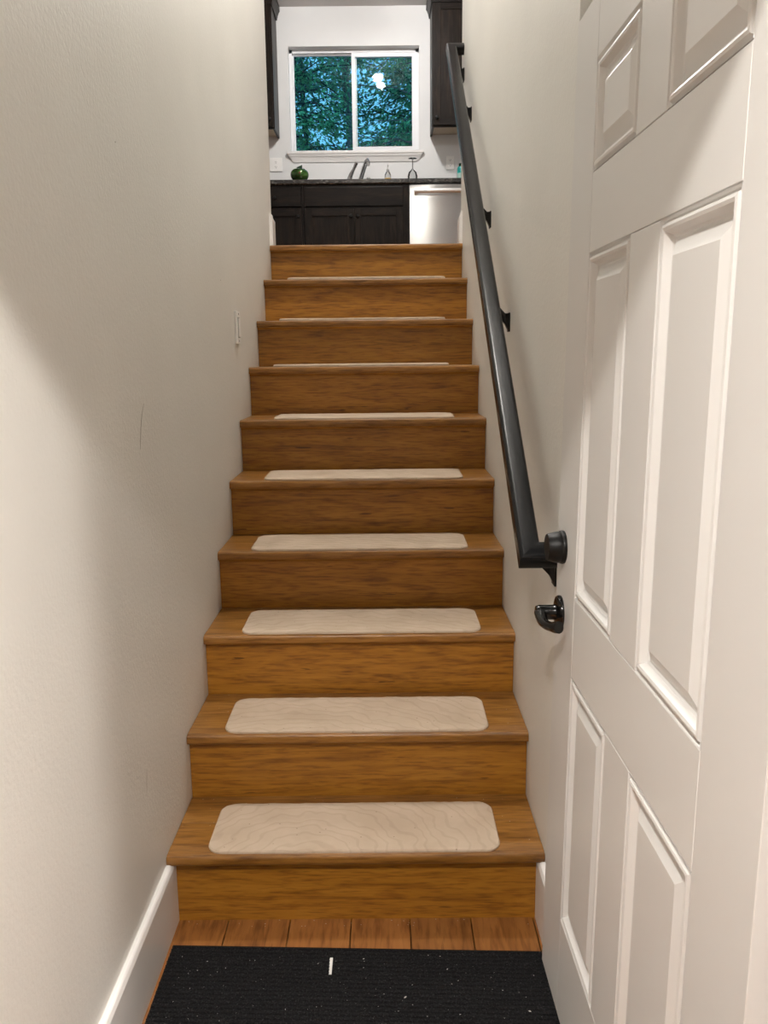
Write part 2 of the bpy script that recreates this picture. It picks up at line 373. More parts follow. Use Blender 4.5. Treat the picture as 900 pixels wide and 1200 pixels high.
# ---------------------------------------------------------------- window
win = struct(empty('window_1', (0, Y_FAR, WZ0)))
YW = Y_FAR + 0.085
def wbox(name, mat, b, par=win, bevel=0.002): return under(win, boxo(name, mat, b, None, bevel)) if par is win else boxo(name, mat, b, par, bevel)
ft = 0.028
frm = MB().box(WX0, WX0 + ft, YW, YW + 0.07, WZ0, WZ1).box(WX1 - ft, WX1, YW, YW + 0.07, WZ0, WZ1)
frm.box(WX0, WX1, YW, YW + 0.07, WZ0, WZ0 + ft).box(WX0, WX1, YW, YW + 0.07, WZ1 - ft, WZ1)
under(win, frm.build('window_frame', M['vinyl']))
def sash(x0, x1, z0, z1, y, t, name):
    q = MB().box(x0, x0 + t, y, y + 0.03, z0, z1).box(x1 - t, x1, y, y + 0.03, z0, z1).box(x0 + t, x1 - t, y, y + 0.03, z0, z0 + t).box(x0 + t, x1 - t, y, y + 0.03, z1 - t, z1)
    o = under(win, q.build(name, M['vinyl']))
    g = MB().box(x0 + t, x1 - t, y + 0.013, y + 0.017, z0 + t, z1 - t).build('pane', M['glass'])
    under(win, g); return o
XM = -0.155
sash(WX0 + ft, XM + 0.012, WZ0 + ft, WZ1 - ft, YW + 0.036, 0.010, 'sash')
sash(XM - 0.032, WX1 - ft, WZ0 + ft, WZ1 - ft, YW + 0.004, 0.032, 'sash')
wbox('latch', M['vinyl'], (WX0 + ft, WX0 + ft + 0.012, YW - 0.004, YW + 0.01, 3.74, 3.80))
# stool and apron under the window
sl = struct(empty('trim_4', (0, Y_FAR, WZ0)))
under(sl, boxo('window_stool', M['trim'], (-0.775, 0.452, Y_FAR - 0.035, Y_FAR + 0.085, WZ0 - 0.022, WZ0), None, 0.003))
ap = MB()
prof = [(0.030, 0.0), (0.026, -0.018), (0.018, -0.03), (0.012, -0.05), (0.008, -0.068), (0.0, -0.068)]
rings = []
for d, z in prof:
    zz = WZ0 - 0.022 + z
    rings.append([(-0.768 + (-z)*0.75, Y_FAR, zz), (-0.768 + (-z)*0.75, Y_FAR - d, zz), (0.445 - (-z)*0.75, Y_FAR - d, zz), (0.445 - (-z)*0.75, Y_FAR, zz)])
ap.sweep(rings)
under(sl, ap.build('apron', M['trim']))

# ---------------------------------------------------------------- stairs
st = thing('staircase', 'straight flight of honey-brown wooden stairs rising to the kitchen', 'stairs', (0, 0, 0))
def nosing_profile(y, z, th, back):
    # bullnose with a small step where the rounding starts, profile in (y, z)
    pr = [(y + back, z), (y + 0.0105, z), (y + 0.0095, z - 0.0012), (y + 0.0075, z - 0.0016)]
    r = (th - 0.0016)/2
    for k in range(1, 9):
        a = PI/2 + PI*k/8
        pr.append((y + r*0.45 + math.copysign(abs(math.cos(a))**0.75, math.cos(a))*r*0.45, z - 0.0016 - r + math.copysign(abs(math.sin(a))**0.75, math.sin(a))*r))
    return pr + [(y + back, z - th)]
for k in range(1, 11):
    y = (k - 1)*RUN
    z = k*RISE if k < 10 else TOP
    zb = (k - 1)*RISE
    yr = y + OVER
    boxo('riser', M['riser'], (-WS, WS, yr, yr + 0.019, zb - (0.02 if k == 1 else 0.024), z - 0.026), st)
    # nosing board in front, two tread boards behind it
    no = MB().prism(nosing_profile(y, z, 0.026, 0.048), -WS, WS, 'x').build('nosing', M['tread'], st, smooth=True)
    # cove strip under the nosing
    MB().prism([(yr, z - 0.026), (yr - 0.010, z - 0.026), (yr - 0.008, z - 0.031), (yr - 0.003, z - 0.036), (yr, z - 0.037)], -WS, WS, 'x').build('cove_strip', M['riser'], st)
    if k < 10:
        boxo('tread_board', M['tread'], (-WS, WS, y + 0.0492, y + 0.1495, z - 0.025, z - 0.0006), st, 0.0008, 1)
        boxo('tread_board', M['tread'], (-WS, WS, y + 0.1508, y + RUN + OVER - 0.0004, z - 0.025, z - 0.0006), st, 0.0008, 1)
    else:
        boxo('landing_board', M['tread'], (-WS, WS, y + 0.049, WALL_END, z - 0.025, z - 0.0006), st, 0.0008, 1)

# carpet pads on the nine treads
ORD = ['lowest', 'second', 'third', 'fourth', 'fifth', 'sixth', 'seventh', 'eighth', 'ninth']
PADX = [(-0.3625, 0.3535), (-0.3613, 0.3547), (-0.350, 0.3606), (-0.3555, 0.346), (-0.343, 0.352), (-0.336, 0.342), (-0.365, 0.340), (-0.366, 0.342), (-0.355, 0.360)]
PLAB = ['beige carpet pad on the lowest stair tread, nearest the black mat',
        'beige carpet pad on the second stair tread from the bottom',
        'beige carpet pad on the third stair tread from the bottom',
        'beige carpet pad on the fourth stair tread from the bottom',
        'beige carpet pad on the fifth stair tread, halfway up the flight',
        'thin-looking beige carpet pad on the sixth tread from the bottom',
        'beige carpet pad seen as a thin strip on the seventh tread',
        'edge of the beige carpet pad on the second tread below the landing',
        'edge of the beige carpet pad on the topmost tread below the landing']
def rounded(x0, x1, y0, y1, r, rnd, n=6):
    pts = []
    for cx, cy, a0 in ((x0 + r, y0 + r, PI), (x1 - r, y0 + r, 1.5*PI), (x1 - r, y1 - r, 0), (x0 + r, y1 - r, 0.5*PI)):
        for k in range(n + 1):
            a = a0 + 0.5*PI*k/n; pts.append((cx + r*math.cos(a), cy + r*math.sin(a)))
        if a0 == 0:            # back edge, slightly ragged
            m = 46
            for k in range(1, m):
                pts.append((x1 - r + (x0 + r - x1 + r)*k/m, y1 + rnd.uniform(-0.0022, 0.0012)))
        if a0 == PI:
            m = 24
            for k in range(1, m):
                pts.append((x0 + r + (x1 - x0 - 2*r)*k/m, y0 + rnd.uniform(-0.0006, 0.0006)))
    return pts
for k in range(1, 10):
    rnd = random.Random(40 + k)
    x0, x1 = PADX[k-1]; y0 = (k-1)*RUN + 0.010 + rnd.uniform(-0.001, 0.003); y1 = y0 + 0.222; z = k*RISE
    o2 = rounded(x0, x1, y0, y1, 0.038, rnd)
    cx, cy = (x0 + x1)/2, (y0 + y1)/2
    h = 0.0065 if k < 7 else 0.0085
    lay = []
    for ins, zz in ((0.0, 0.0), (0.0, h*0.65), (0.0025, h)):
        ring = []
        for (px, py) in o2:
            sx = (abs(px - cx) - ins)/max(abs(px - cx), 1e-6) if abs(px - cx) > 0.02 else 1
            sy = (abs(py - cy) - ins)/max(abs(py - cy), 1e-6) if abs(py - cy) > 0.02 else 1
            ring.append((cx + (px - cx)*sx, cy + (py - cy)*sy, z + zz + (rnd.uniform(0, 0.0012) if zz > h*0.9 else 0)))
        lay.append(ring)
    o = MB().sweep(lay).build('carpet_tread_pad', M['pad'])
    tag(o, PLAB[k-1], 'carpet pad', 'beige carpet pads on the stair treads')

# ---------------------------------------------------------------- door (six panels)
DW, DH, DT = 0.935, 1.956, 0.036
A = math.radians(0.75); TILT = 0.010
dirU = Vector((math.sin(A), -math.cos(A), 0))            # from the latch edge towards the hinges
dirW = Vector((TILT*math.cos(A), TILT*math.sin(A), 1)).normalized()
dirN = -(dirU.cross(dirW)).normalized()                   # points away from the visible face
if dirN.x < 0: dirN = -dirN
P0 = Vector((0.427, -0.14, 0.0165))
hinge = P0 + dirU*DW
door = struct(empty('door_1', hinge))
mw = Matrix(((dirU.x, dirN.x, dirW.x, P0.x), (dirU.y, dirN.y, dirW.y, P0.y), (dirU.z, dirN.z, dirW.z, P0.z), (0, 0, 0, 1)))
door.matrix_world = Matrix.Translation(hinge) @ mw.to_3x3().to_4x4()
DOFF = Matrix.Translation((-DW, 0, 0))
def dpart(mb, name, mat, parent=None, **kw):
    """door-local coords: x = distance from the latch edge, y = depth behind the face, z = height"""
    mb.v = [(x - DW, y, z) for x, y, z in mb.v]
    return mb.build(name, mat, parent or door, **kw)
US = [(0.155, 0.396), (0.527, 0.777)]
ZS = [(0.216, 0.741), (0.899, 1.529), (1.664, 1.846)]
g = 0.0006
def dbox(name, u0, u1, z0, z1, bev=0.0009): dpart(MB().box(u0 + g, u1 - g, 0, DT, z0 + g, z1 - g), name, M['door'], bevel=bev, seg=1)
dbox('stile', 0 - g, US[0][0], 0 - g, DH + g); dbox('stile', US[1][1], DW + g, 0 - g, DH + g)
zr = [0 - g, ZS[0][0], ZS[0][1], ZS[1][0], ZS[1][1], ZS[2][0], ZS[2][1], DH + g]
for i in range(0, 8, 2): dbox('rail', US[0][0], US[1][1], zr[i], zr[i+1])
for z0, z1 in ZS: dbox('mullion', US[0][1], US[1][0], z0, z1)
PROF = [(0.0, 0.0), (0.0025, 0.005), (0.005, 0.0055), (0.008, -0.0005), (0.012, -0.0015), (0.016, 0.0), (0.021, 0.010), (0.0245, 0.0125), (0.028, 0.0125), (0.048, 0.0025), (0.050, 0.0015)]
def panel_rings(u0, u1, z0, z1):
    front = [[(u0 + i, d, z0 + i), (u1 - i, d, z0 + i), (u1 - i, d, z1 - i), (u0 + i, d, z1 - i)] for i, d in PROF]
    back = [[(u0 + i, DT - d, z0 + i), (u1 - i, DT - d, z0 + i), (u1 - i, DT - d, z1 - i), (u0 + i, DT - d, z1 - i)] for i, d in PROF]
    return front[::-1] + back
for z0, z1 in ZS:
    for u0, u1 in US:
        dpart(MB().sweep(panel_rings(u0 + g, u1 - g, z0 + g, z1 - g)), 'panel', M['door'])
# weather sweep along the foot
dpart(MB().box(0.002, DW - 0.002, 0.004, DT - 0.002, -0.004, 0.0), 'door_sweep', M['slot'])
# deadbolt and lever, both faces
def furniture(side):
    s = -1 if side == 'front' else 1
    y0 = 0.0 if side == 'front' else DT
    ax = (0, s, 0)
    db = dpart(MB().lathe([(0.004, 0.0), (0.033, 0.0), (0.034, 0.004), (0.033, 0.008), (0.0315, 0.0095), (0.0318, 0.011), (0.0305, 0.020), (0.0275, 0.032), (0.026, 0.0345), (0.004, 0.035)], (0.052, y0, 0.975), ax, 36), 'deadbolt', M['knob'], smooth=True)
    kn = dpart(MB().lathe([(0.004, 0.0), (0.0345, 0.0), (0.035, 0.004), (0.033, 0.008), (0.026, 0.0105), (0.017, 0.012), (0.0155, 0.016), (0.015, 0.038), (0.0155, 0.044), (0.013, 0.051), (0.004, 0.053)], (0.048, y0, 0.838), ax, 36), 'lever_rose', M['gloss'], smooth=True)
    pts = []; rad = []
    for t in range(11):
        q = t/10
        pts.append((0.048 + 0.088*q, y0 + s*(0.041 + 0.004*math.sin(q*PI) - 0.018*q**2.2), 0.838 - 0.010*math.sin(q*PI*0.9)))
        rad.append(0.0135 - 0.004*math.sin(q*PI*0.75) + (0.0015 if q > 0.85 else 0))
    lv = dpart(MB().tube(pts, rad, 14), 'lever', M['gloss'], kn, smooth=True)
furniture('front'); furniture('back')
for hz in (0.2, 0.98, 1.74):
    dpart(MB().lathe([(0.001, 0), (0.006, 0), (0.006, 0.09), (0.001, 0.09)], (DW + 0.004, DT + 0.004, hz), (0, 0, 1), 12), 'hinge', M['knob'], smooth=True)

# ---------------------------------------------------------------- handrail
SLO = 0.75
def BL(y): return 1.027 + SLO*(y - 0.055)      # lower left edge of the rail
def XLy(y): return 0.365 + 0.0053*(y - 0.055)  # it runs a little closer to the wall at the top
hr = thing('handrail', 'black metal handrail sloping up the right stair wall', 'handrail', (W2, -0.045, 0.9))
slope = math.atan(SLO); tv = Vector((0, math.cos(slope), math.sin(slope))); nv = Vector((0, -math.sin(slope), math.cos(slope)))
RW, RH = 0.047, 0.040
def rprof():
    # rounded rectangle in (lateral, normal), larger radius at the top
    pr = []
    for cx, cz, a0, r in ((RW - 0.010, RH - 0.010, 0, 0.010), (0.010, RH - 0.010, PI/2, 0.010), (0.004, 0.004, PI, 0.004), (RW - 0.004, 0.004, 1.5*PI, 0.004)):
        for k in range(5):
            a = a0 + PI/2*k/4; pr.append((cx + r*math.cos(a), cz + r*math.sin(a)))
    return pr
RP = rprof()
y_lo, y_hi = -0.088, 2.335
def mitre_ring(yc, sgn):
    # rail meets its return on a 45 degree plane: slide along the slope with the lateral coordinate
    base = Vector((XLy(yc), yc, BL(yc)))
    return [base + Vector((a, 0, 0)) + nv*c + tv*(sgn*a) for a, c in RP]
rings = [mitre_ring(y_lo, 1)]
for q in range(1, 6):
    yy = y_lo + (y_hi - y_lo)*q/6; base = Vector((XLy(yy), yy, BL(yy)))
    rings.append([base + Vector((a, 0, 0)) + nv*c for a, c in RP])
rings.append(mitre_ring(y_hi, -1))
under(hr, MB().sweep(rings).build('rail', M['iron'], smooth=True))
for yc, sgn in ((y_lo, 1), (y_hi, -1)):
    r0 = mitre_ring(yc, sgn)
    r1 = [Vector((W2, p.y, p.z)) for p in r0]
    under(hr, MB().sweep([r0, r1]).build('rail_return', M['iron'], smooth=True))
for yb in (-0.020, 0.744, 1.234, 1.94, 2.285):
    zb = BL(yb); pz0, pz1 = zb - 0.106, zb - 0.050
    br = under(hr, MB().prism([(yb - 0.017, pz0), (yb + 0.017, pz0), (yb + 0.017, pz1), (yb - 0.017, pz1)], W2 - 0.005, W2, 'x').build('bracket', M['knob'], bevel=0.002))
    cxm = XLy(yb) + RW/2          # arm: saddle under the rail, web fanning out to the wall plate
    arm = MB()
    arm.sweep([[(cxm - 0.006, yb - 0.009, zb + 0.012), (cxm - 0.006, yb + 0.009, zb + 0.012), (cxm - 0.006, yb + 0.009, zb - 0.024), (cxm - 0.006, yb - 0.009, zb - 0.024)],
               [(W2 - 0.034, yb - 0.008, zb - 0.030), (W2 - 0.034, yb + 0.008, zb - 0.030), (W2 - 0.034, yb + 0.008, zb - 0.062), (W2 - 0.034, yb - 0.008, zb - 0.062)],
               [(W2 - 0.014, yb - 0.009, zb - 0.052), (W2 - 0.014, yb + 0.009, zb - 0.052), (W2 - 0.014, yb + 0.009, zb - 0.083), (W2 - 0.014, yb - 0.009, zb - 0.083)],
               [(W2 - 0.003, yb - 0.014, zb - 0.052), (W2 - 0.003, yb + 0.014, zb - 0.052), (W2 - 0.003, yb + 0.014, zb - 0.104), (W2 - 0.003, yb - 0.014, zb - 0.104)]])
    ao = arm.build('bracket_arm', M['knob'], bevel=0.0015); ao.parent = br

# ---------------------------------------------------------------- switch on the left wall
def wall_plate(name, label, cat, origin, ux, nz, w, h, kind):
    """origin: centre on wall; ux: horizontal unit along the wall; nz: outward normal"""
    o = Vector(origin); ux = Vector(ux); nz = Vector(nz); uz = Vector((0, 0, 1))
    t = thing(name, label, cat, origin)
    def pb(nm, mat, a0, a1, c0, c1, d0, d1, par=None, bevel=0.0012):
        m_ = MB().box(a0, a1, c0, c1, d0, d1)
        m_.v = [tuple(ux*a + uz*c + nz*d) for a, c, d in m_.v]
        return m_.build(nm, mat, par or t, bevel=bevel)
    pb('cover_plate', M['plate'], -w/2, w/2, -h/2, h/2, 0, 0.009, None, 0.002)
    if kind == 'rocker':
        gap_ = pb('rocker_gap_shade', M['frame'], -0.0195, 0.0195, -0.0365, 0.0365, 0.009, 0.0096)  # thin grey slab, its colour stands in for the shaded recess round the rocker
        pb('rocker', M['plate'], -0.016, 0.016, -0.033, 0.033, 0.0096, 0.0135, gap_)
        for c in (-0.048, 0.048): pb('screw', M['frame'], -0.0035, 0.0035, c - 0.0035, c + 0.0035, 0.009, 0.0102, None, 0)
    else:
        for c in (-0.021, 0.021):
            f = pb('receptacle', M['plate'], -0.016, 0.016, c - 0.014, c + 0.014, 0.009, 0.0112)
            for a in (-0.006, 0.006): pb('slot', M['slot'], a - 0.0012, a + 0.0012, c - 0.002, c + 0.008, 0.0112, 0.0116, f, 0)
            pb('slot', M['slot'], -0.0025, 0.0025, c - 0.010, c - 0.006, 0.0112, 0.0116, f, 0)
        if kind == 'gfci': pb('test_button', M['plate'], -0.006, 0.006, -0.004, 0.004, 0.009, 0.012)
    return t
wall_plate('light_switch', 'white light switch plate on the left stair wall', 'light switch', (-W2, 1.298, 1.477), (0, 1, 0), (1, 0, 0), 0.072, 0.116, 'rocker')

# ---------------------------------------------------------------- scuffs on the left wall
wl = bpy.data.objects['wall_left']
def scuff(pts, wd):
    v = []; f = []
    for i, (y, z) in enumerate(pts):
        w = wd*(0.25 + 0.75*math.sin(PI*(i + 0.5)/len(pts)))
        v += [(-W2 + 0.0004, y - w, z), (-W2 + 0.0004, y + w, z)]
        if i: f.append((2*i - 2, 2*i - 1, 2*i + 1, 2*i))
    mb = MB(); mb.add(v, f); return mb.build('scuff_mark', M['scuff'], wl)
scuff([(0.008, 1.175), (0.013, 1.195), (0.022, 1.222), (0.036, 1.25), (0.056, 1.272)], 0.0024)
scuff([(1.03, 1.62), (1.034, 1.624)], 0.004); scuff([(-0.03, 1.80), (-0.028, 1.803)], 0.003)
scuff([(-0.11, 0.42), (-0.105, 0.45), (-0.098, 0.47)], 0.0012)

# ---------------------------------------------------------------- entrance mat
mt = MB()
top = []; x0, x1, ya, yb = -0.432, 0.432, -0.66, -0.085
n = 44; pitch = (yb - ya)/n
for i in range(n):
    y = ya + i*pitch
    top += [(y + pitch*0.10, 0.0062), (y + pitch*0.30, 0.0085), (y + pitch*0.70, 0.0085), (y + pitch*0.90, 0.0062)]
prof = [(ya, 0.0), (ya, 0.005)] + top + [(yb, 0.005), (yb, 0.0)]
nn = len(prof); seg = 24
rings = []
rm = random.Random(5)
edge = [rm.uniform(-0.0012, 0.0012) for _ in range(nn)]
for kx in range(seg + 1):
    x = x0 + (x1 - x0)*kx/seg
    rings.append([(x + (edge[i] if kx in (0, seg) else 0), y - 0.031*(x/0.864), z) for i, (y, z) in enumerate(prof)])
fmat = mt.sweep(rings).build('door_mat', M['mat'])
tag(fmat, 'black ribbed entrance mat on the floor at the foot of the stairs', 'mat')

# white serrated sliver and lint on the mat
sv = []; sf = []
for i in range(12):
    t = i/11; y = -0.123 - 0.052*t; w = 0.0032 + (0.0012 if i % 2 else 0)
    sv += [(-0.0535 - w + 0.001*t, y, 0.0095), (-0.0535 + 0.003, y, 0.0095), (-0.0535 + 0.003, y, 0.0112), (-0.0535 - w + 0.001*t, y, 0.0112)]
rings = [sv[i*4:i*4+4] for i in range(12)]
tag(MB().sweep(rings).build('plastic_sliver', plain('white_plastic_scrap', (0.82, 0.82, 0.8), 0.5)), 'thin white serrated plastic sliver lying on the black mat', 'scrap')
def specks(name, label, spots, mat):
    mb = MB()
    for (x, y, z, s) in spots:
        a = random.uniform(0, PI); l = s*random.uniform(1, 2.2)
        dx, dy = math.cos(a)*l, math.sin(a)*l; ex, ey = -math.sin(a)*s*0.6, math.cos(a)*s*0.6
        mb.add([(x - dx, y - dy, z), (x + ex, y + ey, z), (x + dx, y + dy, z), (x - ex, y - ey, z), (x, y, z + s*0.8)], [(0, 1, 4), (1, 2, 4), (2, 3, 4), (3, 0, 4), (3, 2, 1, 0)])
    return tag(mb.build(name, mat), label, 'lint', kind='stuff')
sp = [(random.uniform(-0.41, 0.41), random.uniform(-0.45, -0.11), 0.0084, random.choice([0.0006, 0.0006, 0.0008, 0.0012])) for _ in range(170)]
sp += [(0.113, -0.243, 0.0088, 0.0032), (0.375, -0.285, 0.0088, 0.003), (0.02, -0.125, 0.0088, 0.002), (0.21, -0.16, 0.0088, 0.0016)]
specks('lint', 'pale lint and crumbs scattered over the black mat', sp, M['lint'])
sp = [(random.uniform(-0.42, 0.42), random.uniform(0.0, 0.024), 0.0001, 0.0011) for _ in range(26)]
for k in range(1, 6):
    sp += [(random.uniform(-0.44, 0.44), (k-1)*RUN + random.uniform(0.24, 0.275), k*RISE - 0.0004, 0.0009) for _ in range(9)]
    sp += [(random.choice([-1, 1])*random.uniform(0.37, 0.45), (k-1)*RUN + random.uniform(0.02, 0.26), k*RISE - 0.0004, 0.0009) for _ in range(7)]
specks('crumbs', 'pale crumbs along the foot of the risers and stair edges', sp, M['lint'])

# ---------------------------------------------------------------- kitchen base units
CT = 2.814
KB = Y_FAR - 0.001
def knob(par, x, y, z):
    return MB().lathe([(0.002, 0), (0.007, 0.0), (0.006, 0.010), (0.0155, 0.016), (0.0165, 0.022), (0.012, 0.029), (0.002, 0.031)], (x, y, z), (0, -1, 0), 16).build('knob', M['knob'], par, smooth=True)
def slab_front(t, name, x0, x1, z0, z1, mat):
    o = boxo(name, mat, (x0, x1, Y_CAB - 0.019, Y_CAB, z0, z1), None, 0.003); return under(t, o)
def shaker(t, name, x0, x1, z0, z1, y1, fr=0.058, ins=0.009):
    y0 = y1 - 0.019
    d = under(t, boxo(name, M['cab'], (x0 + fr - 0.002, x1 - fr + 0.002, y0 + ins, y1 - 0.003, z0 + fr - 0.002, z1 - fr + 0.002), None))
    for xa, xb in ((x0, x0 + fr), (x1 - fr, x1)): boxo('stile', M['cab'], (xa, xb, y0, y1, z0, z1), d, 0.0015, 1)
    for za, zb_ in ((z0, z0 + fr), (z1 - fr, z1)): boxo('rail', M['cab_h'], (x0 + fr, x1 - fr, y0, y1, za, zb_), d, 0.001, 1)
    return d
def base_cab(name, label, x0, x1):
    t = thing(name, label, 'cabinet', ((x0 + x1)/2, Y_CAB + 0.3, TOP))
    b_ = MB().box(x0, x1, Y_CAB + 0.0005, KB, TOP + 0.10, CT - 0.041).box(x0, x1, Y_CAB + 0.07, KB, TOP, TOP + 0.10)
    under(t, b_.build('body', M['cab']))
    return t
ZD = 2.592
c1 = base_cab('drawer_cabinet', 'dark stained base cabinet with one drawer, left of the sink cabinet', -1.045, -0.5895)
d = slab_front(c1, 'drawer', -1.035, -0.603, ZD + 0.008, CT - 0.060, M['cab_h']); knob(d, -0.819, Y_CAB - 0.019, 2.668)
d = shaker(c1, 'door', -1.035, -0.603, TOP + 0.115, ZD - 0.010, Y_CAB); knob(d, -0.628, Y_CAB - 0.019, 2.518)
c2 = base_cab('sink_cabinet', 'dark stained double-door sink cabinet below the window', -0.588, 0.296)
slab_front(c2, 'false_drawer_front', -0.573, 0.250, ZD + 0.008, CT - 0.060, M['cab_h'])
d = shaker(c2, 'door', -0.573, -0.1615, TOP + 0.115, ZD - 0.010, Y_CAB); knob(d, -0.188, Y_CAB - 0.019, 2.518)
d = shaker(c2, 'door', -0.1575, 0.250, TOP + 0.115, ZD - 0.010, Y_CAB); knob(d, -0.131, Y_CAB - 0.019, 2.518)
# dishwasher
dw = thing('dishwasher', 'stainless steel dishwasher with bar handle at the top of the stairs', 'dishwasher', (0.60, Y_CAB + 0.3, TOP))
DX0, DX1 = 0.302, 0.898
under(dw, MB().box(DX0, DX1, Y_CAB + 0.006, KB, TOP + 0.10, CT - 0.042).build('body', M['slot']))
prof = [(Y_CAB + 0.005, TOP + 0.115), (Y_CAB - 0.022, TOP + 0.115), (Y_CAB - 0.027, TOP + 0.40), (Y_CAB - 0.026, CT - 0.08), (Y_CAB - 0.018, CT - 0.052), (Y_CAB + 0.005, CT - 0.050)]
dd = under(dw, MB().sweep([[(DX0 + 0.003 + (DX1 - DX0 - 0.006)*t/16, y - (0.014*(1 - (t/8 - 1)**2) if y < Y_CAB else 0), z) for y, z in prof] for t in range(17)]).build('door', M['steel'], None, smooth=True))
rings = []
for k in range(13):
    t = k/12; x = DX0 + 0.04 + (DX1 - DX0 - 0.08)*t; bow = 0.018*math.sin(PI*t)**0.5 if 0 < t < 1 else 0
    yc = Y_CAB - 0.062 - bow; zc = CT - 0.108
    rings.append([(x, yc + 0.011*math.cos(2*PI*j/12), zc + 0.019*math.sin(2*PI*j/12)) for j in range(12)])
MB().sweep(rings).build('handle', M['handle'], dd, smooth=True)
for x in (DX0 + 0.052, DX1 - 0.052): boxo('handle_post', M['steel'], (x - 0.010, x + 0.010, Y_CAB - 0.06, Y_CAB - 0.02, CT - 0.120, CT - 0.096), dd, 0.002)
under(dw, boxo('toe_kick', M['slot'], (DX0, DX1, Y_CAB + 0.05, Y_CAB + 0.06, TOP, TOP + 0.10)))
c3 = base_cab('end_cabinet', 'dark stained base cabinet beyond the dishwasher', 0.900, 1.5)
d = shaker(c3, 'door', 0.915, 1.49, TOP + 0.115, CT - 0.06, Y_CAB); knob(d, 0.94, Y_CAB - 0.019, 2.66)
# worktop
ct = MB().prism([(Y_CAB - 0.020, CT - 0.036), (Y_CAB - 0.024, CT - 0.030), (Y_CAB - 0.024, CT - 0.008), (Y_CAB - 0.018, CT), (KB, CT), (KB, CT - 0.0395), (Y_CAB - 0.016, CT - 0.0395)], -1.06, 1.52, 'x').build('worktop', M['granite'])
tag(ct, 'dark speckled stone worktop running below the kitchen window', 'worktop')

# ---------------------------------------------------------------- upper cabinets
UY = Y_FAR - 0.33; UZ0, UZ1 = 3.288, 4.285
def upper(name, label, x0, x1, inner):
    t = thing(name, label, 'cabinet', ((x0 + x1)/2, Y_FAR, UZ0))
    ysb = Y_FAR - 0.001
    b_ = MB().box(x0, x0 + 0.018, UY + 0.0005, ysb, UZ0, UZ1).box(x1 - 0.018, x1, UY + 0.0005, ysb, UZ0, UZ1).box(x0 + 0.018, x1 - 0.018, UY + 0.0005, ysb, UZ1 - 0.018, UZ1).box(x0 + 0.018, x1 - 0.018, ysb - 0.012, ysb, UZ0 + 0.03, UZ1 - 0.018)
    under(t, b_.build('body', M['cab']))
    under(t, boxo('underside_panel', M['under'], (x0 + 0.018, x1 - 0.018, UY + 0.02, ysb, UZ0 + 0.018, UZ0 + 0.03)))
    under(t, boxo('bottom_rail', M['cab_h'], (x0 + 0.018, x1 - 0.018, UY + 0.0005, UY + 0.02, UZ0, UZ0 + 0.04)))
    d = shaker(t, 'door', x0 + 0.012, x1 - 0.012, UZ0 + 0.012, UZ1 - 0.02, UY, 0.062)
    knob(d, (x0 + 0.04) if inner > 0 else (x1 - 0.04), UY - 0.019, UZ0 + 0.07)
    # crown moulding round front and inner side
    prof = [(0.0, -0.03), (0.010, -0.03), (0.012, -0.012), (0.015, -0.008), (0.016, 0.004), (0.028, 0.034), (0.034, 0.040), (0.034, 0.079), (0.0, 0.079)]
    xi = x0 if inner > 0 else x1; sx = -1 if inner > 0 else 1; xo = x1 if inner > 0 else x0
    yf = UY - 0.019
    rings = [[(xi + sx*a, ysb, UZ1 + z) for a, z in prof], [(xi + sx*a, yf - a, UZ1 + z) for a, z in prof], [(xo, yf - a, UZ1 + z) for a, z in prof]]
    under(t, MB().sweep(rings).build('crown_moulding', M['cab_h']))
    return t
upper('wall_cabinet', 'dark wall cabinet with crown moulding, left of the window', -1.45, -0.838, -1)
upper('wall_cabinet', 'dark wall cabinet with crown moulding, right of the window behind the handrail', 0.508, 1.12, 1)

# ---------------------------------------------------------------- things on the worktop
fz = CT
fa = thing('faucet', 'chrome kitchen faucet with lever handle behind the sink', 'faucet', (-0.13, 5.98, fz))
def fpart(mb, name, mat, par=None):
    o = mb.build(name, mat, None, smooth=True); return under(fa, o)
fpart(MB().lathe([(0.002, 0), (0.032, 0), (0.030, 0.012), (0.02, 0.02), (0.002, 0.02)], (-0.13, 5.98, fz), (0, 0, 1), 20), 'base', M['chrome'])
pts = [(-0.135 + 0.075*t, 5.96 - 0.12*t, fz + 0.015 + 0.205*t - 0.02*t*t) for t in [i/10 for i in range(11)]]
pts += [(-0.050, 5.83, fz + 0.212), (-0.044, 5.822, fz + 0.192), (-0.042, 5.82, fz + 0.165)]
fpart(MB().tube(pts, [0.019]*11 + [0.018, 0.018, 0.014], 14), 'spout', M['chrome'])
fpart(MB().tube([(-0.215, 5.98, fz), (-0.212, 5.98, fz + 0.09), (-0.20, 5.97, fz + 0.12), (-0.175, 5.95, fz + 0.16), (-0.145, 5.93, fz + 0.215)], [0.026, 0.024, 0.020, 0.014, 0.016], 14), 'lever', M['chrome'])
fpart(MB().lathe([(0.002, 0), (0.022, 0), (0.022, 0.08), (0.016, 0.10), (0.002, 0.102)], (-0.045, 5.98, fz), (0, 0, 1), 16), 'sprayer', M['chrome'])

so = thing('soap_bottle', 'small clear soap bottle with amber soap beside the faucet', 'bottle', (0.125, 5.70, fz))
MB().lathe([(0.002, 0), (0.028, 0), (0.029, 0.004), (0.029, 0.036), (0.028, 0.0365), (0.002, 0.037)], (0, 0, 0), (0, 0, 1), 20).build('soap', M['amber'], so, smooth=True)
MB().lathe([(0.0295, 0.0375), (0.0295, 0.06), (0.022, 0.08), (0.012, 0.092), (0.011, 0.105), (0.0125, 0.106)], (0, 0, 0), (0, 0, 1), 20, False).build('bottle_neck', M['clear'], so, smooth=True)
MB().tube([(0, 0, 0.10), (0, 0, 0.135), (0.004, -0.012, 0.14), (0.006, -0.028, 0.138)], 0.005, 8).build('pump', M['plate'], so, smooth=True)

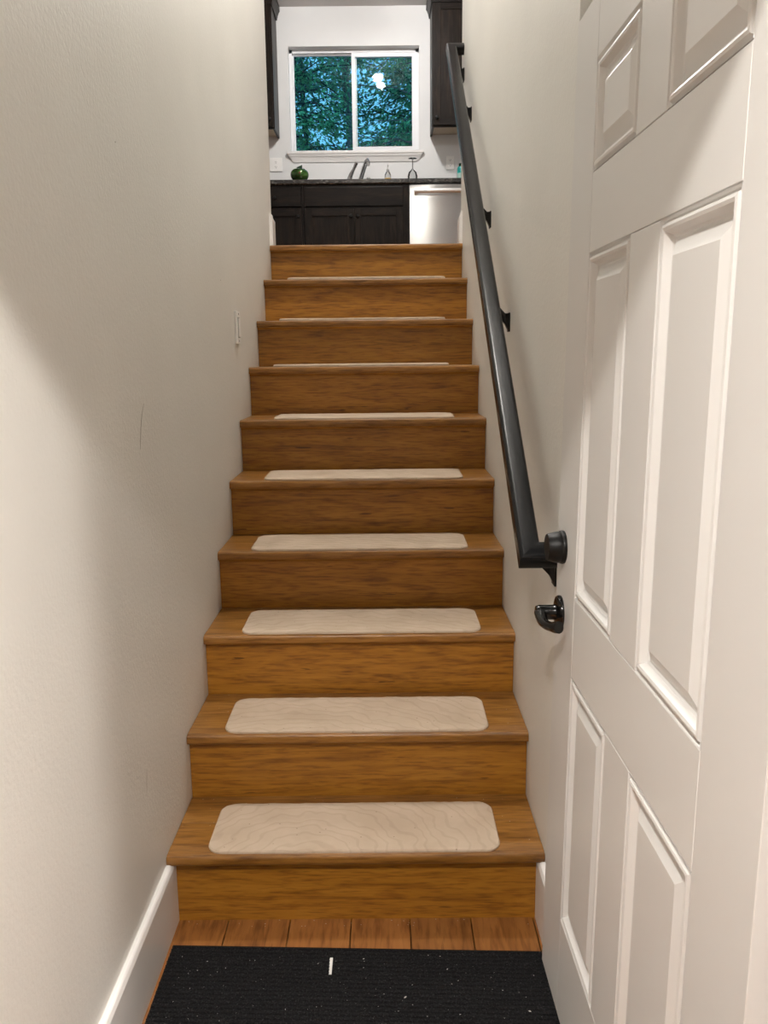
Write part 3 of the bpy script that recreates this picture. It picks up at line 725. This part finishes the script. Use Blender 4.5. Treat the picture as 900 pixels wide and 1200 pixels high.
wg = thing('wine_glass', 'upturned stemmed wine glass standing on its rim on the worktop', 'glass', (0.335, 5.66, fz))
MB().lathe([(0.033, 0.0), (0.040, 0.022), (0.042, 0.045), (0.034, 0.075), (0.012, 0.095), (0.0045, 0.105), (0.0045, 0.175), (0.012, 0.18), (0.036, 0.184), (0.036, 0.186), (0.002, 0.187)], (0, 0, 0), (0, 0, 1), 24, False).build('glass_body', M['clear'], wg, smooth=True)
MB().lathe([(0.0025, 0.10), (0.0035, 0.105), (0.0035, 0.178), (0.0025, 0.18)], (0, 0, 0), (0, 0, 1), 10).build('stem_core', plain('grey_glass', (0.42, 0.42, 0.42), 0.15), wg, smooth=True)

# green pumpkin-shaped ceramic pot
gp = thing('ceramic_apple', 'round glossy green ceramic pot with a stalk on the worktop', 'ornament', (-0.618, 5.605, fz))
mb = MB(); nseg = 36; rings = []
for i in range(13):
    a = -PI/2 + PI*i/12
    rr = 0.076*max(math.cos(a), 0.05)**0.7; zz = 0.052 + 0.052*math.sin(a)
    rings.append([(rr*(1 + 0.07*abs(math.cos(2.5*(2*PI*j/nseg))) - 0.035)*math.cos(2*PI*j/nseg), rr*(1 + 0.07*abs(math.cos(2.5*(2*PI*j/nseg))) - 0.035)*math.sin(2*PI*j/nseg), zz) for j in range(nseg)])
mb.sweep(rings).build('pot_body', M['glaze'], gp, smooth=True)
MB().tube([(0.0, 0.0, 0.098), (0.01, -0.006, 0.11), (0.024, -0.01, 0.128)], [0.026, 0.016, 0.004], 12).build('stalk', M['stalk'], gp, smooth=True)
mb = MB(); mb.add([(-0.03, -0.02, 0.104), (0.03, -0.03, 0.104), (0.066, -0.02, 0.082), (0.03, 0.005, 0.112), (0.0, 0.0, 0.116)], [(0, 1, 4), (1, 2, 3), (1, 3, 4), (0, 4, 3)])
mb.build('leaf', M['stalk'], gp)
MB().lathe([(0.001, -0.004), (0.011, -0.003), (0.009, 0.003), (0.001, 0.004)], (0.009, -0.0755, 0.056), (0.1, -1, 0.05), 14).build('red_spot', M['spot'], gp, smooth=True)

# teal bottle half hidden by the handrail
tb = thing('teal_bottle', 'teal plastic bottle on the worktop beside the outlet', 'bottle', (0.768, 5.9, fz))
MB().lathe([(0.002, 0), (0.034, 0), (0.036, 0.005), (0.036, 0.15), (0.030, 0.165), (0.002, 0.166)], (0, 0, 0), (0, 0, 1), 24).build('bottle_body', M['teal'], tb, smooth=True)
MB().lathe([(0.002, 0.166), (0.022, 0.166), (0.022, 0.192), (0.002, 0.194)], (0, 0, 0), (0, 0, 1), 20).build('cap', M['stalk'], tb, smooth=True)
MB().lathe([(0.0365, 0.05), (0.0368, 0.05), (0.0368, 0.11), (0.0365, 0.11), (0.0365, 0.05)], (0, 0, 0), (0, 0, 1), 24, False).build('paper_label', plain('pale_label', (0.35, 0.5, 0.45), 0.6), tb, smooth=True)

wall_plate('electrical_outlet', 'white outlet plate left of the window above the worktop', 'outlet', (-0.878, Y_FAR, 3.066), (1, 0, 0), (0, -1, 0), 0.112, 0.116, 'outlet')
wall_plate('electrical_outlet', 'white outlet plate right of the window near the handrail', 'outlet', (0.690, Y_FAR, 3.066), (1, 0, 0), (0, -1, 0), 0.072, 0.116, 'gfci')

# ---------------------------------------------------------------- lamps
def downlight(x, y, label, glow):
    t = thing('recessed_lamp', label, 'lamp', (x, y, E_CEIL), 'recessed lamps of the entry ceiling')
    MB().lathe([(0.053, -0.001), (0.085, -0.001), (0.085, -0.006), (0.056, -0.010), (0.053, -0.010), (0.053, -0.001)], (0, 0, 0), (0, 0, 1), 32, False).build('lamp_ring', M['plate'], t, smooth=True)
    MB().lathe([(0.001, -0.002), (0.052, -0.002), (0.052, -0.007), (0.001, -0.007)], (0, 0, 0), (0, 0, 1), 32).build('lens', glow, t)
    return t
downlight(1.06, -1.90, 'round recessed ceiling lamp on the right in the entry hall', M['lamp_r'])
downlight(-0.15, -1.95, 'round recessed ceiling lamp in front of the stair doorway', M['lamp_e'])

sl_ = thing('flush_lamp', 'round flush ceiling lamp above the stairs', 'lamp', (0.0, 1.12, CEIL))
MB().lathe([(0.002, 0), (0.15, 0), (0.15, -0.025), (0.135, -0.03), (0.002, -0.03)], (0, 0, 0), (0, 0, 1), 32).build('lamp_base', M['plate'], sl_, smooth=True)
MB().lathe([(0.13, -0.031), (0.125, -0.045), (0.10, -0.062), (0.06, -0.073), (0.002, -0.077)], (0, 0, 0), (0, 0, 1), 32).build('diffuser', M['lamp_s'], sl_, smooth=True)
kl = thing('ceiling_lamp', 'kitchen ceiling lamp with two white globes', 'lamp', (0.055, 4.62, CEIL))
MB().lathe([(0.002, 0), (0.06, 0), (0.058, -0.018), (0.002, -0.02)], (0, 0, 0), (0, 0, 1), 28).build('canopy', M['chrome'], kl, smooth=True)
MB().tube([(-0.014, 0.13, -0.03), (0.0, 0, -0.018), (0.016, -0.14, -0.03)], 0.008, 10).build('bar', M['chrome'], kl, smooth=True)
for x, y, r_ in ((-0.014, 0.13, 0.058), (0.016, -0.14, 0.048)):
    MB().lathe([(r_*max(math.sin(PI*k/12), 0.02), -0.095 + r_*0.72*math.cos(PI*k/12)) for k in range(13)], (x, y, 0), (0, 0, 1), 24).build('globe', M['lamp_k'], kl, smooth=True)

# ---------------------------------------------------------------- outside the window
struct(boxo('ground', M['ground'], (-14, 14, Y_FAR + 0.4, 34, 0.6, 1.0)))
def tree(name, label, x, y, h, rad, z_lo, leafm, barkm, n_cl, n_leaf, size, seed, lean=0.0, droop=0.5, tr=0.11):
    rnd = random.Random(seed)
    t = thing(name, label, 'tree', (x, y, 1.0), 'trees outside the kitchen window')
    n = 10
    tp = [(lean*(k/n)*h + 0.06*math.sin(k*1.7 + seed), 0.05*math.cos(k*1.3 + seed), h*k/n) for k in range(n + 1)]
    MB().tube(tp, [tr*(1 - 0.8*k/n) for k in range(n + 1)], 8).build('trunk', barkm, t, smooth=True)
    br = MB(); lf_v = []; lf_f = []
    for c in range(n_cl):
        hz = rnd.uniform(z_lo, h*0.98); f = 1 - (hz - z_lo)/(h - z_lo + 0.3)
        a = rnd.uniform(0, 2*PI); R = rad*(0.35 + 0.65*f)*rnd.uniform(0.45, 1.0)
        b0 = Vector((lean*hz, 0, hz)); b1 = b0 + Vector((math.cos(a)*R, math.sin(a)*R, rnd.uniform(-0.35, 0.25)*R*droop*2))
        mid = b0.lerp(b1, 0.5) + Vector((0, 0, 0.08*R))
        br.tube([b0, mid, b1], [0.016, 0.010, 0.004], 5)
        for _ in range(n_leaf):
            q = rnd.random()**0.6
            p_ = (b0.lerp(mid, q*2) if q < 0.5 else mid.lerp(b1, q*2 - 1)) + Vector((rnd.gauss(0, 0.11), rnd.gauss(0, 0.11), rnd.gauss(-0.04, 0.09)))*(0.4 + 0.9*q)
            d_ = Vector((math.cos(a) + rnd.gauss(0, 0.7), math.sin(a) + rnd.gauss(0, 0.7), rnd.gauss(-droop, 0.4))).normalized()
            w_ = d_.cross(Vector((rnd.gauss(0, 0.5), rnd.gauss(0, 0.5), 1))).normalized()
            nn_ = d_.cross(w_)
            s = size*rnd.uniform(0.6, 1.3); i0 = len(lf_v)
            lf_v += [p_, p_ + d_*s*0.5 + w_*s*0.22 + nn_*s*0.05, p_ + d_*s, p_ + d_*s*0.5 - w_*s*0.22 + nn_*s*0.05]
            lf_f += [(i0, i0+1, i0+2), (i0, i0+2, i0+3)]
    br.build('branches', barkm, t)['kind'] = 'stuff'
    me = bpy.data.meshes.new('foliage'); me.from_pydata([tuple(v) for v in lf_v], [], lf_f); me.materials.append(leafm)
    fo = bpy.data.objects.new('foliage', me); COL.objects.link(fo); fo.parent = t; fo['kind'] = 'stuff'
tree('forest_tree', 'bright green leafy tree close to the left window pane', -1.25, 10.2, 7.6, 1.5, 2.2, M['leaf_a'], M['bark_d'], 150, 130, 0.062, 11, 0.03, 0.6, 0.05)
tree('forest_tree', 'bright green leafy tree close to the right window pane', 0.85, 9.7, 6.9, 1.4, 2.0, M['leaf_a'], M['bark'], 130, 130, 0.058, 12, -0.02, 0.6, 0.04)
tree('forest_tree', 'deep green tree seen through the right window pane', 0.75, 13.2, 10.2, 1.9, 2.6, M['leaf_b'], M['bark_d'], 190, 150, 0.10, 13, 0.0, 0.5, 0.07)
tree('forest_tree', 'blue-green tree far behind the left window pane', -1.5, 15.0, 11.0, 2.2, 2.5, M['leaf_c'], M['bark_d'], 190, 150, 0.11, 14, 0.02, 0.5, 0.08)
tree('forest_tree', 'pale trunked thin tree seen through the left window pane', -0.42, 11.6, 9.4, 0.9, 4.0, M['leaf_b'], M['bark'], 60, 110, 0.08, 15, 0.0, 0.5, 0.075)
tree('forest_tree', 'blue-green tree far behind the right window pane', 1.6, 16.8, 12.0, 2.2, 2.5, M['leaf_c'], M['bark'], 190, 150, 0.12, 16, -0.02, 0.5, 0.08)
